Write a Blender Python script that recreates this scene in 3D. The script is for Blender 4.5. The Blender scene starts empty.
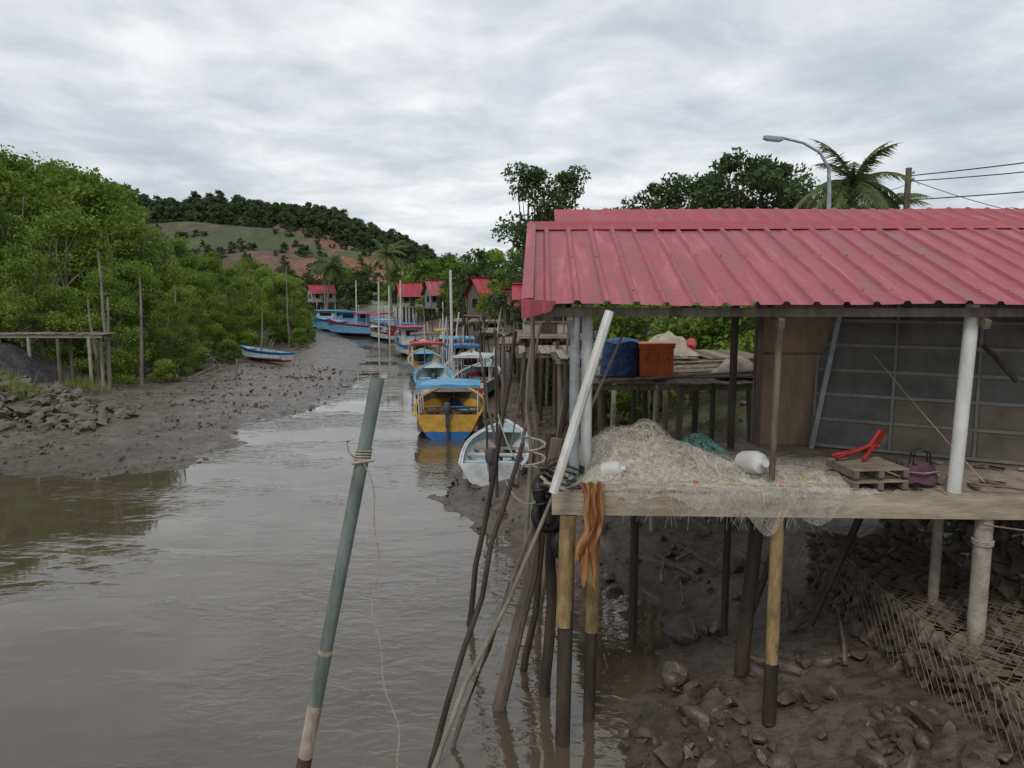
import bpy, math, random
import numpy as np
from mathutils import Vector, Euler, Matrix, noise as mn
random.seed(7); R=np.random.RandomState(11)
scene=bpy.context.scene
scene.view_settings.view_transform='Standard'; scene.view_settings.look='None'; scene.view_settings.exposure=0
rad=math.radians

# ------------------------------------------------------------ materials
def newmat(name):
    m=bpy.data.materials.new(name); m.use_nodes=True
    return m, m.node_tree, m.node_tree.nodes['Principled BSDF']
def M(name,c1,c2=None,scale=4,rough=.75,bump=.25,metal=0,stretch=(1,1,1),bscale=None,c3=None,bd=.02,spec=.4):
    m,nt,p=newmat(name); N=nt.nodes; L=nt.links
    tc=N.new('ShaderNodeTexCoord'); mp=N.new('ShaderNodeMapping'); mp.inputs['Scale'].default_value=stretch
    L.new(tc.outputs['Object'],mp.inputs[0])
    n=N.new('ShaderNodeTexNoise'); n.inputs['Scale'].default_value=scale; n.inputs['Detail'].default_value=8; n.inputs['Roughness'].default_value=.65
    L.new(mp.outputs[0],n.inputs['Vector'])
    r=N.new('ShaderNodeValToRGB'); L.new(n.outputs['Fac'],r.inputs[0])
    c2=c2 or tuple(x*.7 for x in c1)
    r.color_ramp.elements[0].position=.35; r.color_ramp.elements[1].position=.65
    r.color_ramp.elements[0].color=(*c2,1); r.color_ramp.elements[1].color=(*c1,1)
    if c3:
        e=r.color_ramp.elements.new(.72); e.color=(*c3,1)
    L.new(r.outputs[0],p.inputs['Base Color'])
    p.inputs['Roughness'].default_value=rough; p.inputs['Metallic'].default_value=metal
    p.inputs['Specular IOR Level'].default_value=spec
    if bump:
        n2=N.new('ShaderNodeTexNoise'); n2.inputs['Scale'].default_value=bscale or scale*5; n2.inputs['Detail'].default_value=6
        L.new(mp.outputs[0],n2.inputs['Vector'])
        b=N.new('ShaderNodeBump'); b.inputs['Strength'].default_value=bump; b.inputs['Distance'].default_value=bd
        L.new(n2.outputs['Fac'],b.inputs['Height']); L.new(b.outputs[0],p.inputs['Normal'])
    return m
def leafmat(name,cols,trans=.35):
    m,nt,p=newmat(name); N=nt.nodes; L=nt.links
    g=N.new('ShaderNodeNewGeometry'); r=N.new('ShaderNodeValToRGB')
    els=r.color_ramp.elements
    els[0].position=0; els[0].color=(*cols[0],1); els[1].position=1; els[1].color=(*cols[-1],1)
    for i,c in enumerate(cols[1:-1]):
        e=els.new((i+1)/(len(cols)-1)); e.color=(*c,1)
    nz=N.new('ShaderNodeTexNoise'); nz.inputs['Scale'].default_value=.4; nz.inputs['Detail'].default_value=3
    L.new(g.outputs['Position'],nz.inputs['Vector'])
    mx=N.new('ShaderNodeMath'); mx.operation='MULTIPLY_ADD'; mx.inputs[1].default_value=.4
    L.new(g.outputs['Random Per Island'],mx.inputs[0])
    mr=N.new('ShaderNodeMapRange'); mr.inputs['From Min'].default_value=.33; mr.inputs['From Max'].default_value=.67; mr.inputs['To Max'].default_value=.6
    L.new(nz.outputs['Fac'],mr.inputs[0]); L.new(mr.outputs[0],mx.inputs[2])
    L.new(mx.outputs[0],r.inputs[0]); L.new(r.outputs[0],p.inputs['Base Color'])
    p.inputs['Roughness'].default_value=.6; p.inputs['Specular IOR Level'].default_value=.3
    t=N.new('ShaderNodeBsdfTranslucent'); L.new(r.outputs[0],t.inputs['Color'])
    ms=N.new('ShaderNodeMixShader'); ms.inputs[0].default_value=trans
    L.new(p.outputs[0],ms.inputs[1]); L.new(t.outputs[0],ms.inputs[2])
    L.new(ms.outputs[0],N['Material Output'].inputs['Surface'])
    return m
def gauze(name,col,dens,sc=22):
    m,nt,p=newmat(name); N=nt.nodes; L=nt.links
    tc=N.new('ShaderNodeTexCoord'); mp=N.new('ShaderNodeMapping'); mp.inputs['Scale'].default_value=(1,.45,1); mp.inputs['Rotation'].default_value=(.3,.2,.7)
    L.new(tc.outputs['Object'],mp.inputs[0])
    n=N.new('ShaderNodeTexNoise'); n.inputs['Scale'].default_value=sc; n.inputs['Detail'].default_value=6; n.inputs['Roughness'].default_value=.75; n.inputs['Distortion'].default_value=1.2
    L.new(mp.outputs[0],n.inputs['Vector'])
    r=N.new('ShaderNodeMapRange'); r.inputs[1].default_value=.38; r.inputs[2].default_value=.62; r.inputs[3].default_value=dens*.25; r.inputs[4].default_value=min(1,dens*1.5); L.new(n.outputs[0],r.inputs[0])
    p.inputs['Base Color'].default_value=(*col,1); p.inputs['Roughness'].default_value=.7
    b=N.new('ShaderNodeBump'); b.inputs['Strength'].default_value=.3; b.inputs['Distance'].default_value=.02; L.new(n.outputs[0],b.inputs['Height']); L.new(b.outputs[0],p.inputs['Normal'])
    t=N.new('ShaderNodeBsdfTransparent'); ms=N.new('ShaderNodeMixShader'); L.new(r.outputs[0],ms.inputs[0]); L.new(t.outputs[0],ms.inputs[1]); L.new(p.outputs[0],ms.inputs[2])
    L.new(ms.outputs[0],N['Material Output'].inputs['Surface']); return m
m_gauze=gauze('net_gauze',(.60,.56,.47),.42,14)
m_gauze2=gauze('net_gauze_hanging',(.66,.62,.53),.24,36)
m_bark=M('bark',(.13,.1,.075),(.06,.045,.035),6,.9,.6,stretch=(1,1,.25))
m_pale=M('pale_bark',(.25,.22,.18),(.12,.1,.08),6,.9,.5,stretch=(1,1,.25))
m_wood=M('weathered_wood',(.2,.165,.13),(.09,.07,.055),7,.85,.5,stretch=(1,1,.2))
m_dwood=M('dark_wet_wood',(.07,.052,.038),(.026,.019,.015),6,.6,.5,stretch=(1,1,.25))
m_plank=M('plank_wood',(.30,.25,.19),(.15,.12,.09),5,.85,.4,stretch=(.4,1,1))
m_deck=M('deck_boards',(.38,.32,.25),(.22,.18,.13),3,.8,.4,c3=(.46,.41,.34))
m_fascia=M('deck_fascia',(.42,.37,.27),(.2,.165,.11),3,.8,.35,stretch=(.5,1,2))
m_yel=M('yellow_stained_post',(.36,.255,.11),(.14,.085,.045),9,.8,.5,stretch=(1,1,.35),c3=(.45,.37,.24))
m_conc=M('concrete',(.38,.35,.29),(.22,.19,.15),7,.85,.4)
m_white=M('white_paint',(.64,.65,.63),(.42,.41,.38),5,.45,.15,stretch=(1,1,.5))
m_steel=M('grey_steel',(.36,.40,.42),(.2,.22,.23),5,.45,.15,metal=.3)
m_ply=M('plywood',(.36,.28,.18),(.21,.155,.10),3,.75,.2,stretch=(1,1,.3))
m_dark=M('dark_metal',(.07,.072,.07),(.035,.035,.035),4,.55,.2)
m_batt=M('panel_batten',(.28,.27,.245),(.17,.16,.14),4,.6,.2)
m_panel=M('aged_panel',(.165,.163,.152),(.085,.082,.074),1.8,.6,.25,c3=(.24,.225,.195))
m_panelb=M('brown_panel',(.22,.185,.14),(.13,.105,.08),1.8,.7,.25,c3=(.28,.24,.19))
m_blk=M('rubber_black',(.02,.02,.022),(.01,.01,.01),6,.5,.3)
m_blue=M('blue_paint',(.025,.16,.42),(.015,.09,.26),4,.5,.15)
m_lblue=M('light_blue_canopy',(.14,.36,.55),(.08,.26,.42),3,.6,.2)
m_tarp=M('blue_tarp',(.022,.075,.20),(.01,.035,.11),3,.5,.8,bscale=6,bd=.1)
m_yellow=M('yellow_paint',(.58,.34,.045),(.36,.20,.035),4,.5,.15)
m_redp=M('red_paint',(.42,.03,.025),(.24,.02,.02),4,.5,.15)
m_orange=M('orange_plastic',(.60,.14,.04),(.44,.09,.03),3,.5,.1)
m_ocloth=M('orange_cloth',(.50,.24,.09),(.22,.10,.045),4,.85,.7,bscale=14,bd=.05,stretch=(2,2,.4))
m_green=M('green_paint',(.05,.22,.12),(.03,.12,.08),4,.5,.15)
m_boatw=M('boat_white',(.62,.65,.65),(.38,.41,.40),3,.45,.15)
m_boatin=M('boat_interior',(.42,.52,.54),(.26,.33,.34),4,.6,.2)
m_net=M('net_nylon',(.40,.36,.28),(.22,.185,.135),5,.85,.7,bscale=35,bd=.02)
m_net2=M('net_strand',(.70,.66,.57),(.50,.46,.38),6,.6,0)
m_netg=M('net_green',(.10,.22,.19),(.06,.13,.11),6,.7,0)
m_bagp=M('purple_fabric',(.13,.05,.08),(.06,.025,.045),9,.8,.3,c3=(.32,.22,.25))
m_rope=M('rope',(.40,.37,.31),(.25,.22,.18),20,.9,.4)
m_rock=M('rock',(.16,.14,.115),(.07,.058,.046),4,.8,.6,c3=(.25,.22,.185))
m_rockw=M('muddy_rock',(.115,.09,.07),(.05,.038,.029),5,.38,.7,c3=(.175,.15,.125))
m_gabr=M('gabion_rock',(.17,.14,.105),(.07,.055,.04),4,.85,.8,c3=(.24,.21,.16))
m_wire=M('rusty_wire',(.20,.16,.12),(.10,.07,.05),8,.7,0)
m_grav=M('dark_gravel',(.06,.058,.062),(.02,.02,.022),3,.9,1,bscale=9,bd=.15)
m_wall=M('house_wall',(.34,.33,.30),(.22,.21,.18),2,.8,.2)
m_wallb=M('house_wall_green',(.24,.30,.28),(.16,.2,.19),2,.8,.2)
m_win=M('window_dark',(.02,.025,.03),(.01,.012,.015),2,.2,0)
m_pvc=M('pvc_pipe',(.18,.215,.195),(.095,.11,.095),9,.5,.35,stretch=(1,1,.25),c3=(.29,.30,.27))
m_pvcw=M('pvc_pipe_worn',(.42,.38,.32),(.22,.15,.10),6,.6,.4,stretch=(1,1,.5))
m_leafm=leafmat('mangrove_leaves',[(.05,.078,.018),(.115,.18,.03),(.21,.295,.045),(.31,.385,.07)],.45)
m_leafd=leafmat('dark_leaves',[(.032,.05,.018),(.06,.098,.028),(.11,.16,.045)],.35)
m_leaff=leafmat('hill_leaves',[(.04,.06,.03),(.07,.10,.04),(.115,.155,.06)],.25)
m_palm=leafmat('palm_leaves',[(.055,.085,.025),(.11,.15,.05),(.22,.22,.09)],.35)
m_grass=leafmat('grass_blades',[(.09,.11,.03),(.17,.20,.05),(.26,.27,.09)],.35)

# red roof
def roofmat(name,base,dark,rust):
    m,nt,p=newmat(name); N=nt.nodes; L=nt.links
    tc=N.new('ShaderNodeTexCoord'); mp=N.new('ShaderNodeMapping'); mp.inputs['Scale'].default_value=(4,.35,.35)
    L.new(tc.outputs['Object'],mp.inputs[0])
    n=N.new('ShaderNodeTexNoise'); n.inputs['Scale'].default_value=1.6; n.inputs['Detail'].default_value=10; n.inputs['Roughness'].default_value=.75
    L.new(mp.outputs[0],n.inputs['Vector'])
    r=N.new('ShaderNodeValToRGB'); L.new(n.outputs['Fac'],r.inputs[0]); e=r.color_ramp.elements
    e[0].position=.32; e[0].color=(*dark,1); e[1].position=.52; e[1].color=(*base,1)
    x=e.new(.68); x.color=(*rust,1)
    L.new(r.outputs[0],p.inputs['Base Color'])
    mr=N.new('ShaderNodeMapRange'); mr.inputs[1].default_value=.35; mr.inputs[2].default_value=.65; mr.inputs[3].default_value=.34; mr.inputs[4].default_value=.62; L.new(n.outputs[0],mr.inputs[0]); L.new(mr.outputs[0],p.inputs['Roughness'])
    p.inputs['Specular IOR Level'].default_value=.5
    n2=N.new('ShaderNodeTexNoise'); n2.inputs['Scale'].default_value=2.5; L.new(tc.outputs['Object'],n2.inputs['Vector'])
    b=N.new('ShaderNodeBump'); b.inputs['Strength'].default_value=.35; b.inputs['Distance'].default_value=.06
    L.new(n2.outputs['Fac'],b.inputs['Height']); L.new(b.outputs[0],p.inputs['Normal'])
    return m
m_roof=roofmat('red_corrugated_metal',(.30,.050,.068),(.17,.028,.038),(.41,.15,.165))
m_roofs=roofmat('red_metal_trim',(.29,.024,.032),(.20,.015,.02),(.36,.07,.075))

# ------------------------------------------------------------ mesh builder
class B:
    def __init__(s): s.v=[];s.f=[];s.mi=[];s.mats=[]
    def k(s,m):
        if m not in s.mats: s.mats.append(m)
        return s.mats.index(m)
    def arr(s,v,f,m):
        o=len(s.v); s.v.extend([tuple(map(float,a)) for a in v]); k=s.k(m)
        for q in f: s.f.append(tuple(int(i)+o for i in q)); s.mi.append(k)
    def box(s,c,d,m,rot=None):
        mt=Euler(rot).to_matrix() if rot else None; vs=[]
        for z in(-.5,.5):
            for y in(-.5,.5):
                for x in(-.5,.5):
                    p=Vector((x*d[0],y*d[1],z*d[2]))
                    if mt: p=mt@p
                    vs.append(p+Vector(c))
        s.arr(vs,[(0,2,3,1),(4,5,7,6),(0,1,5,4),(2,6,7,3),(0,4,6,2),(1,3,7,5)],m)
    def tube(s,pts,r,m,seg=8,cap=True):
        pts=[Vector(p) for p in pts]; n=len(pts)
        rs=r if isinstance(r,(list,tuple)) else [r]*n
        vs=[];fs=[]
        for i,p in enumerate(pts):
            t=(pts[min(i+1,n-1)]-pts[max(i-1,0)]).normalized()
            a=Vector((0,0,1)) if abs(t.z)<.9 else Vector((1,0,0))
            u=t.cross(a).normalized(); w=t.cross(u)
            for j in range(seg):
                an=2*math.pi*j/seg; vs.append(p+(u*math.cos(an)+w*math.sin(an))*rs[i])
        for i in range(n-1):
            for j in range(seg):
                a=i*seg+j;b=i*seg+(j+1)%seg; fs.append((a,b,b+seg,a+seg))
        if cap:
            fs.append(tuple(range(seg))); fs.append(tuple((n-1)*seg+j for j in reversed(range(seg))))
        s.arr(vs,fs,m)
    def grid(s,nx,ny,fn,m):
        vs=[fn(i/(nx),j/(ny)) for j in range(ny+1) for i in range(nx+1)]
        s.arr(vs,[(j*(nx+1)+i,j*(nx+1)+i+1,(j+1)*(nx+1)+i+1,(j+1)*(nx+1)+i) for j in range(ny) for i in range(nx)],m)
    def mesh(s,name):
        me=bpy.data.meshes.new(name); me.from_pydata(s.v,[],s.f)
        for m in s.mats: me.materials.append(m)
        me.polygons.foreach_set('material_index',s.mi); me.update(); return me
    def obj(s,name,parent=None,loc=(0,0,0),rz=0,smooth=True):
        me=s.mesh(name)
        if smooth:
            me.polygons.foreach_set('use_smooth',[True]*len(me.polygons))
            me.set_sharp_from_angle(angle=rad(38))
        return place(me,name,loc,rz,parent)
def place(me,name,loc=(0,0,0),rz=0,parent=None,sc=1):
    o=bpy.data.objects.new(name,me); scene.collection.objects.link(o)
    o.location=loc; o.rotation_euler=(0,0,rz); o.scale=(sc,sc,sc) if not isinstance(sc,tuple) else sc
    if parent: o.parent=parent
    return o
def group(name,loc=(0,0,0),rz=0):
    return place(None,name,loc,rz)
def wob(p0,p1,n=7,a=.03):
    p0=Vector(p0);p1=Vector(p1); out=[]
    for i in range(n):
        t=i/(n-1); q=p0.lerp(p1,t)
        k=math.sin(math.pi*t); q+=Vector((random.uniform(-a,a),random.uniform(-a,a),0))*k*1.0
        out.append(q)
    return out
def sag(p0,p1,s,n=14):
    p0=Vector(p0);p1=Vector(p1)
    return [p0.lerp(p1,i/(n-1))-Vector((0,0,s*4*(i/(n-1))*(1-i/(n-1)))) for i in range(n)]

# ------------------------------------------------------------ terrain
LB=[(-80,14),(-40,17.5),(-24,19),(-17,19.6),(-13.7,20.3),(-11.2,20.2),(-9.3,21.4),(-9.0,24.5),(-9.8,28.2),(-8.6,31),(-8.2,35),(-8.6,41),(-9.4,48),(-12.0,64),(-17.2,80),(-27,109),(-50,150),(-80,175)]
RB=[(-78,168),(-45,142),(-22,112),(-15,91),(-9.5,66),(-5.2,48),(-2.2,35),(-1.2,27),(-1.3,22),(-1.9,18),(-.75,15.6),(.5,13.3),(1.65,12.4),(2.35,10.5),(1.6,8.9),(1.15,7.5),(.8,4),(.5,-60)]
poly=np.array(LB+RB+[(-200,-60),(-200,14)],float)
def shore(x,y):
    x=np.asarray(x,float);y=np.asarray(y,float)
    d=np.full(x.shape,1e9); ins=np.zeros(x.shape,bool); n=len(poly)
    for i in range(n):
        a=poly[i];b=poly[(i+1)%n]; ab=b-a
        t=np.clip(((x-a[0])*ab[0]+(y-a[1])*ab[1])/(ab@ab+1e-9),0,1)
        d=np.minimum(d,np.hypot(x-a[0]-t*ab[0],y-a[1]-t*ab[1]))
        c=((a[1]>y)!=(b[1]>y)); 
        with np.errstate(all='ignore'):
            xx=(b[0]-a[0])*(y-a[1])/(b[1]-a[1]+1e-12)+a[0]
        ins^=(c&(x<xx))
    return d,ins
mid=np.array([[-20,-5],[15,-5],[30,-6],[48,-7.3],[66,-11],[91,-18],[112,-26],[150,-50],[170,-79]],float)
def ground(x,y,noise=True):
    x=np.atleast_1d(np.asarray(x,float));y=np.atleast_1d(np.asarray(y,float))
    d,ins=shore(x,y)
    left=x<np.interp(y,mid[:,0],mid[:,1])
    zl=np.interp(d,[0,1,3,9,13,20,40],[0,.08,.22,.6,1.1,1.7,2.0])
    zr=np.interp(d,[0,.8,2,3.2,5,7],[0,.12,.4,.75,1.5,2.4])
    z=np.where(left,zl,zr); z=np.where(ins,-np.minimum(d*.18,1.0),z)
    z+=1.0*np.exp(-((x+22)**2/18+(y-31)**2/14))
    if noise:
        nv=np.array([mn.fractal(Vector((a*.55,b*.55,0)),1,2,4) if abs(a)<60 and b<90 else 0 for a,b in zip(x.ravel(),y.ravel())]).reshape(x.shape)
        nv2=np.array([mn.fractal(Vector((a*2.2,b*2.2,4)),1,2,4) if abs(a)<30 and b<45 else 0 for a,b in zip(x.ravel(),y.ravel())]).reshape(x.shape)
        z+=nv*.08+nv2*.04
    return z
def gz(x,y): return float(ground([x],[y],False)[0])
xs=np.concatenate([[-1600,-800,-400,-200,-120,-80,-60,-50,-42,-36],np.arange(-32,-18,.4),np.arange(-18,-3,.2),np.arange(-3,8,.1),np.arange(8,16,.6),[18,22,28,40,60,100,200,400,800,1600]])
ys=np.concatenate([[-60,-30,-10,0,3],np.arange(5,14,.1),np.arange(14,36,.22),np.arange(36,70,.7),np.arange(70,120,2.5),[125,135,145,160,180,220,300,500,900,1600,3000]])
X,Y=np.meshgrid(xs,ys); Z=ground(X.ravel(),Y.ravel()).reshape(X.shape)
b=B(); nx=len(xs);ny=len(ys)
mg,nt,p=newmat('mud_ground'); N=nt.nodes;L=nt.links
g=N.new('ShaderNodeNewGeometry'); sp=N.new('ShaderNodeSeparateXYZ'); L.new(g.outputs['Position'],sp.inputs[0])
def noi(sc,det=8,ro=.6):
    n=N.new('ShaderNodeTexNoise'); n.inputs['Scale'].default_value=sc;n.inputs['Detail'].default_value=det;n.inputs['Roughness'].default_value=ro
    L.new(g.outputs['Position'],n.inputs['Vector']); return n
def ramp(src,cs):
    r=N.new('ShaderNodeValToRGB'); L.new(src,r.inputs[0]); e=r.color_ramp.elements
    e[0].position,e[0].color=cs[0][0],(*cs[0][1],1); e[1].position,e[1].color=cs[-1][0],(*cs[-1][1],1)
    for q,c in cs[1:-1]:
        t=e.new(q); t.color=(*c,1)
    return r
def mix(f,a,b_,lin=True):
    m_=N.new('ShaderNodeMix'); m_.data_type='RGBA'; L.new(f,m_.inputs[0]); L.new(a,m_.inputs[6]); L.new(b_,m_.inputs[7]); return m_
def mrng(src,a,b_,c=0,d=1):
    r=N.new('ShaderNodeMapRange'); L.new(src,r.inputs[0]); r.inputs[1].default_value=a;r.inputs[2].default_value=b_;r.inputs[3].default_value=c;r.inputs[4].default_value=d; return r
nA=noi(.8,10,.7); nB=noi(5,9,.72); nC=noi(1.7,6,.7)
mud=ramp(nA.outputs[0],[(.3,(.075,.058,.045)),(.5,(.125,.10,.079)),(.7,(.175,.146,.12))])
spk=ramp(nB.outputs[0],[(.41,(.42,.40,.38)),(.53,(1,1,1))])
mm=N.new('ShaderNodeMix'); mm.data_type='RGBA'; mm.blend_type='MULTIPLY'; mm.inputs[0].default_value=.8; L.new(mud.outputs[0],mm.inputs[6]); L.new(spk.outputs[0],mm.inputs[7])
wet=mrng(sp.outputs[2],.0,.25)
wetc=ramp(wet.outputs[0],[(0,(.62,.57,.52)),(1,(1,1,1))])
mw=N.new('ShaderNodeMix'); mw.data_type='RGBA'; mw.blend_type='MULTIPLY'; mw.inputs[0].default_value=1; L.new(mm.outputs[2],mw.inputs[6]); L.new(wetc.outputs[0],mw.inputs[7])
gr=ramp(nB.outputs[0],[(.35,(.05,.055,.022)),(.65,(.10,.115,.04))])
gf=mrng(sp.outputs[2],1.5,2.1)
fin=mix(gf.outputs[0],mw.outputs[2],gr.outputs[0])
L.new(fin.outputs[2],p.inputs['Base Color'])
rr=mrng(nC.outputs[0],.42,.58,.09,.42); L.new(rr.outputs[0],p.inputs['Roughness'])
bp=N.new('ShaderNodeBump'); bp.inputs['Strength'].default_value=.6; bp.inputs['Distance'].default_value=.09; L.new(nB.outputs[0],bp.inputs['Height']); L.new(bp.outputs[0],p.inputs['Normal'])
b.arr(np.stack([X.ravel(),Y.ravel(),Z.ravel()],1),[(j*nx+i,j*nx+i+1,(j+1)*nx+i+1,(j+1)*nx+i) for j in range(ny-1) for i in range(nx-1)],mg)
b.obj('ground')

# water
mwt,nt,p=newmat('river_water'); N=nt.nodes;L=nt.links
g=N.new('ShaderNodeNewGeometry')
mp=N.new('ShaderNodeMapping'); mp.inputs['Scale'].default_value=(1,1.9,1); mp.inputs['Rotation'].default_value=(0,0,.35); L.new(g.outputs['Position'],mp.inputs[0])
def noi2(sc,det,ro,di=0):
    n=N.new('ShaderNodeTexNoise'); n.inputs['Scale'].default_value=sc;n.inputs['Detail'].default_value=det;n.inputs['Roughness'].default_value=ro;n.inputs['Distortion'].default_value=di
    L.new(mp.outputs[0],n.inputs['Vector']); return n
n1=noi2(2.6,3,.5,1.0); n2=noi2(.45,3,.5,.5); n3=noi2(.17,4,.6)
amp=N.new('ShaderNodeMapRange'); amp.inputs[1].default_value=.46; amp.inputs[2].default_value=.60; amp.inputs[3].default_value=.05; amp.inputs[4].default_value=1.25; L.new(n3.outputs[0],amp.inputs[0])
mu=N.new('ShaderNodeMath'); mu.operation='MULTIPLY'; L.new(n1.outputs[0],mu.inputs[0]); L.new(amp.outputs[0],mu.inputs[1])
a2=N.new('ShaderNodeMath'); a2.operation='MULTIPLY_ADD'; a2.inputs[1].default_value=.25; L.new(n2.outputs[0],a2.inputs[0]); L.new(mu.outputs[0],a2.inputs[2])
bp=N.new('ShaderNodeBump'); bp.inputs['Strength'].default_value=.28; bp.inputs['Distance'].default_value=.06; L.new(a2.outputs[0],bp.inputs['Height']); L.new(bp.outputs[0],p.inputs['Normal'])
cr=N.new('ShaderNodeValToRGB'); L.new(n2.outputs[0],cr.inputs[0]); cr.color_ramp.elements[0].position=.3; cr.color_ramp.elements[0].color=(.066,.05,.031,1); cr.color_ramp.elements[1].position=.7; cr.color_ramp.elements[1].color=(.092,.073,.049,1)
L.new(cr.outputs[0],p.inputs['Base Color']); p.inputs['Roughness'].default_value=.02; p.inputs['IOR'].default_value=1.75
b=B(); b.arr([(-300,-60,0),(9,-60,0),(9,200,0),(-300,200,0)],[(0,1,2,3)],mwt); b.obj('river_water',smooth=False)

# ------------------------------------------------------------ hill
ridx=[-420,-300,-230,-170,-150,-143,-107,-74,-46,-25,-5,30]; ridz=[70,66,58,44,38,35,34,29,20,9,1,0]
def hillz(x,y):
    r=float(np.interp(x,ridx,ridz)); yr=320-(90 if x<-170 else max(0,(-x-140))*3 if x<-140 else 0)
    t=max(0,min(1,(y-(yr-135))/135)); s=t*t*(3-2*t)
    if y>yr: s=max(.2,1-(y-yr)/300)
    n=mn.fractal(Vector((x*.02,y*.02,3)),1,2,4)*3.0
    terr=0
    if s>.1 and s<.95: terr=1.8*math.sin(s*20+mn.noise(Vector((x*.03,y*.03,0)))*3)*(.6+.4*math.sin(x*.05))+1.5*mn.fractal(Vector((x*.08,y*.08,7)),1,2,4)
    return 1.0+r*s+n*s*1.2+terr-(1.5 if s<=0 else 0)
mh,nt,p=newmat('hill_earth'); N=nt.nodes;L=nt.links
g=N.new('ShaderNodeNewGeometry'); sp=N.new('ShaderNodeSeparateXYZ'); L.new(g.outputs['Position'],sp.inputs[0])
nA=noi(.035,10,.7); nB=noi(.10,12,.85)
eg=ramp(nB.outputs[0],[(.38,(.045,.035,.032)),(.5,(.10,.068,.054)),(.6,(.17,.095,.065)),(.68,(.24,.12,.07))])
eo=ramp(nB.outputs[0],[(.36,(.12,.06,.035)),(.5,(.25,.11,.055)),(.64,(.36,.17,.09))])
xo=mrng(sp.outputs[0],-80,-50); earth=mix(xo.outputs[0],eg.outputs[0],eo.outputs[0])
grs=ramp(nB.outputs[0],[(.38,(.04,.055,.024)),(.65,(.095,.115,.045))])
ff=mrng(nA.outputs[0],.49,.54); fm=mix(ff.outputs[0],earth.outputs[2],grs.outputs[0])
L.new(fm.outputs[2],p.inputs['Base Color']); p.inputs['Roughness'].default_value=.95
b=B(); hx=np.arange(-420,40,4.0); hy=np.arange(90,560,4.0)
b.arr([(x,y,hillz(x,y)) for y in hy for x in hx],[(j*len(hx)+i,j*len(hx)+i+1,(j+1)*len(hx)+i+1,(j+1)*len(hx)+i) for j in range(len(hy)-1) for i in range(len(hx)-1)],mh)
b.obj('hill')

# ------------------------------------------------------------ trees
def leafquads(b,cent,size,m,up=.3,asp=.5):
    n=len(cent); d=R.normal(size=(n,3)); d/=np.linalg.norm(d,axis=1)[:,None]
    e=R.normal(size=(n,3)); e-=d*(e*d).sum(1)[:,None]; e/=np.linalg.norm(e,axis=1)[:,None]
    s=size*R.uniform(.6,1.3,(n,1)); 
    A=cent-d*s*.5; C=cent+d*s*.5; Bq=cent+e*s*asp*.5; D=cent-e*s*asp*.5
    v=np.stack([A,Bq,C,D],1).reshape(-1,3)
    b.arr(v,np.arange(n*4).reshape(-1,4),m)
def tree(name,h,cr,lo,ncl,nlf,ls,mleaf,mbark,trunks=1,clr=.9,taper=.5):
    b=B(); cl=[]
    for i in range(ncl):
        t=random.random(); z=h*(lo+(1-lo)*t); 
        prof=math.sin(math.pi*(.12+.84*t**taper))**.6
        rr=cr*prof*math.sqrt(random.uniform(.05,1)); a=random.uniform(0,6.283)
        cl.append(Vector((rr*math.cos(a),rr*math.sin(a),z*random.uniform(.94,1.0))))
    tops=[]
    for k in range(trunks):
        a=random.uniform(0,6.28); bx=Vector((math.cos(a),math.sin(a),0))*(.0 if trunks==1 else random.uniform(.3,1.0))
        top=Vector((bx.x*2+random.uniform(-.4,.4),bx.y*2+random.uniform(-.4,.4),h*.82))
        pts=[bx.lerp(top,i/5)+Vector((random.uniform(-.15,.15),random.uniform(-.15,.15),0))*(i>0) for i in range(6)]
        pts[0].z=-.5
        r0=h*.018/(trunks**.4)+.03; b.tube(pts,[r0*(1-.8*i/5) for i in range(6)],mbark,6); tops.append(pts)
    for c in cl[::2]:
        pt=random.choice(tops); j=random.choice([1,2,2,3,3,4]); s=pt[j]
        if s.z>c.z: s=pt[max(0,j-2)]
        md=s.lerp(c,.5)+Vector((0,0,.25)); b.tube([s,md,c],[h*.006+.01,h*.004+.008,.008],mbark,4,False)
    cs=[]
    for c in cl:
        q=R.normal(size=(nlf,3)); q/=np.linalg.norm(q,axis=1)[:,None]; q*=(R.uniform(.15,1,(nlf,1))**.5)*clr*random.uniform(.6,1.3)
        q[:,2]*=.7; cs.append(q+np.array(c))
    leafquads(b,np.concatenate(cs),ls,mleaf)
    return b.mesh(name)
mang=[tree('mangrove_mesh',9,3.1,.04,70,240,.23,m_leafm,m_pale,3,.95,.6) for _ in range(4)]
broad=[tree('broad_mesh',9,3.6,.3,56,200,.26,m_leafd,m_bark,1,.85,.8) for _ in range(3)]
airy=tree('airy_mesh',9,2.1,.18,46,170,.20,m_leafd,m_bark,1,.66,.8)
low=[tree('low_mesh',8,3.2,.05,18,80,.8,m_leaff,m_bark,1,1.4,.8) for _ in range(3)]
lowm=[tree('lowm_mesh',8,3.2,.03,24,130,.5,m_leafm,m_bark,1,1.2,.8) for _ in range(3)]
lowd=[tree('lowd_mesh',8,3.2,.03,24,130,.5,m_leafd,m_bark,1,1.2,.8) for _ in range(2)]
shrub=[tree('shrub_mesh',2.2,1.3,.02,22,140,.18,m_leafm,m_bark,2,.5,.7) for _ in range(2)]

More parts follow.
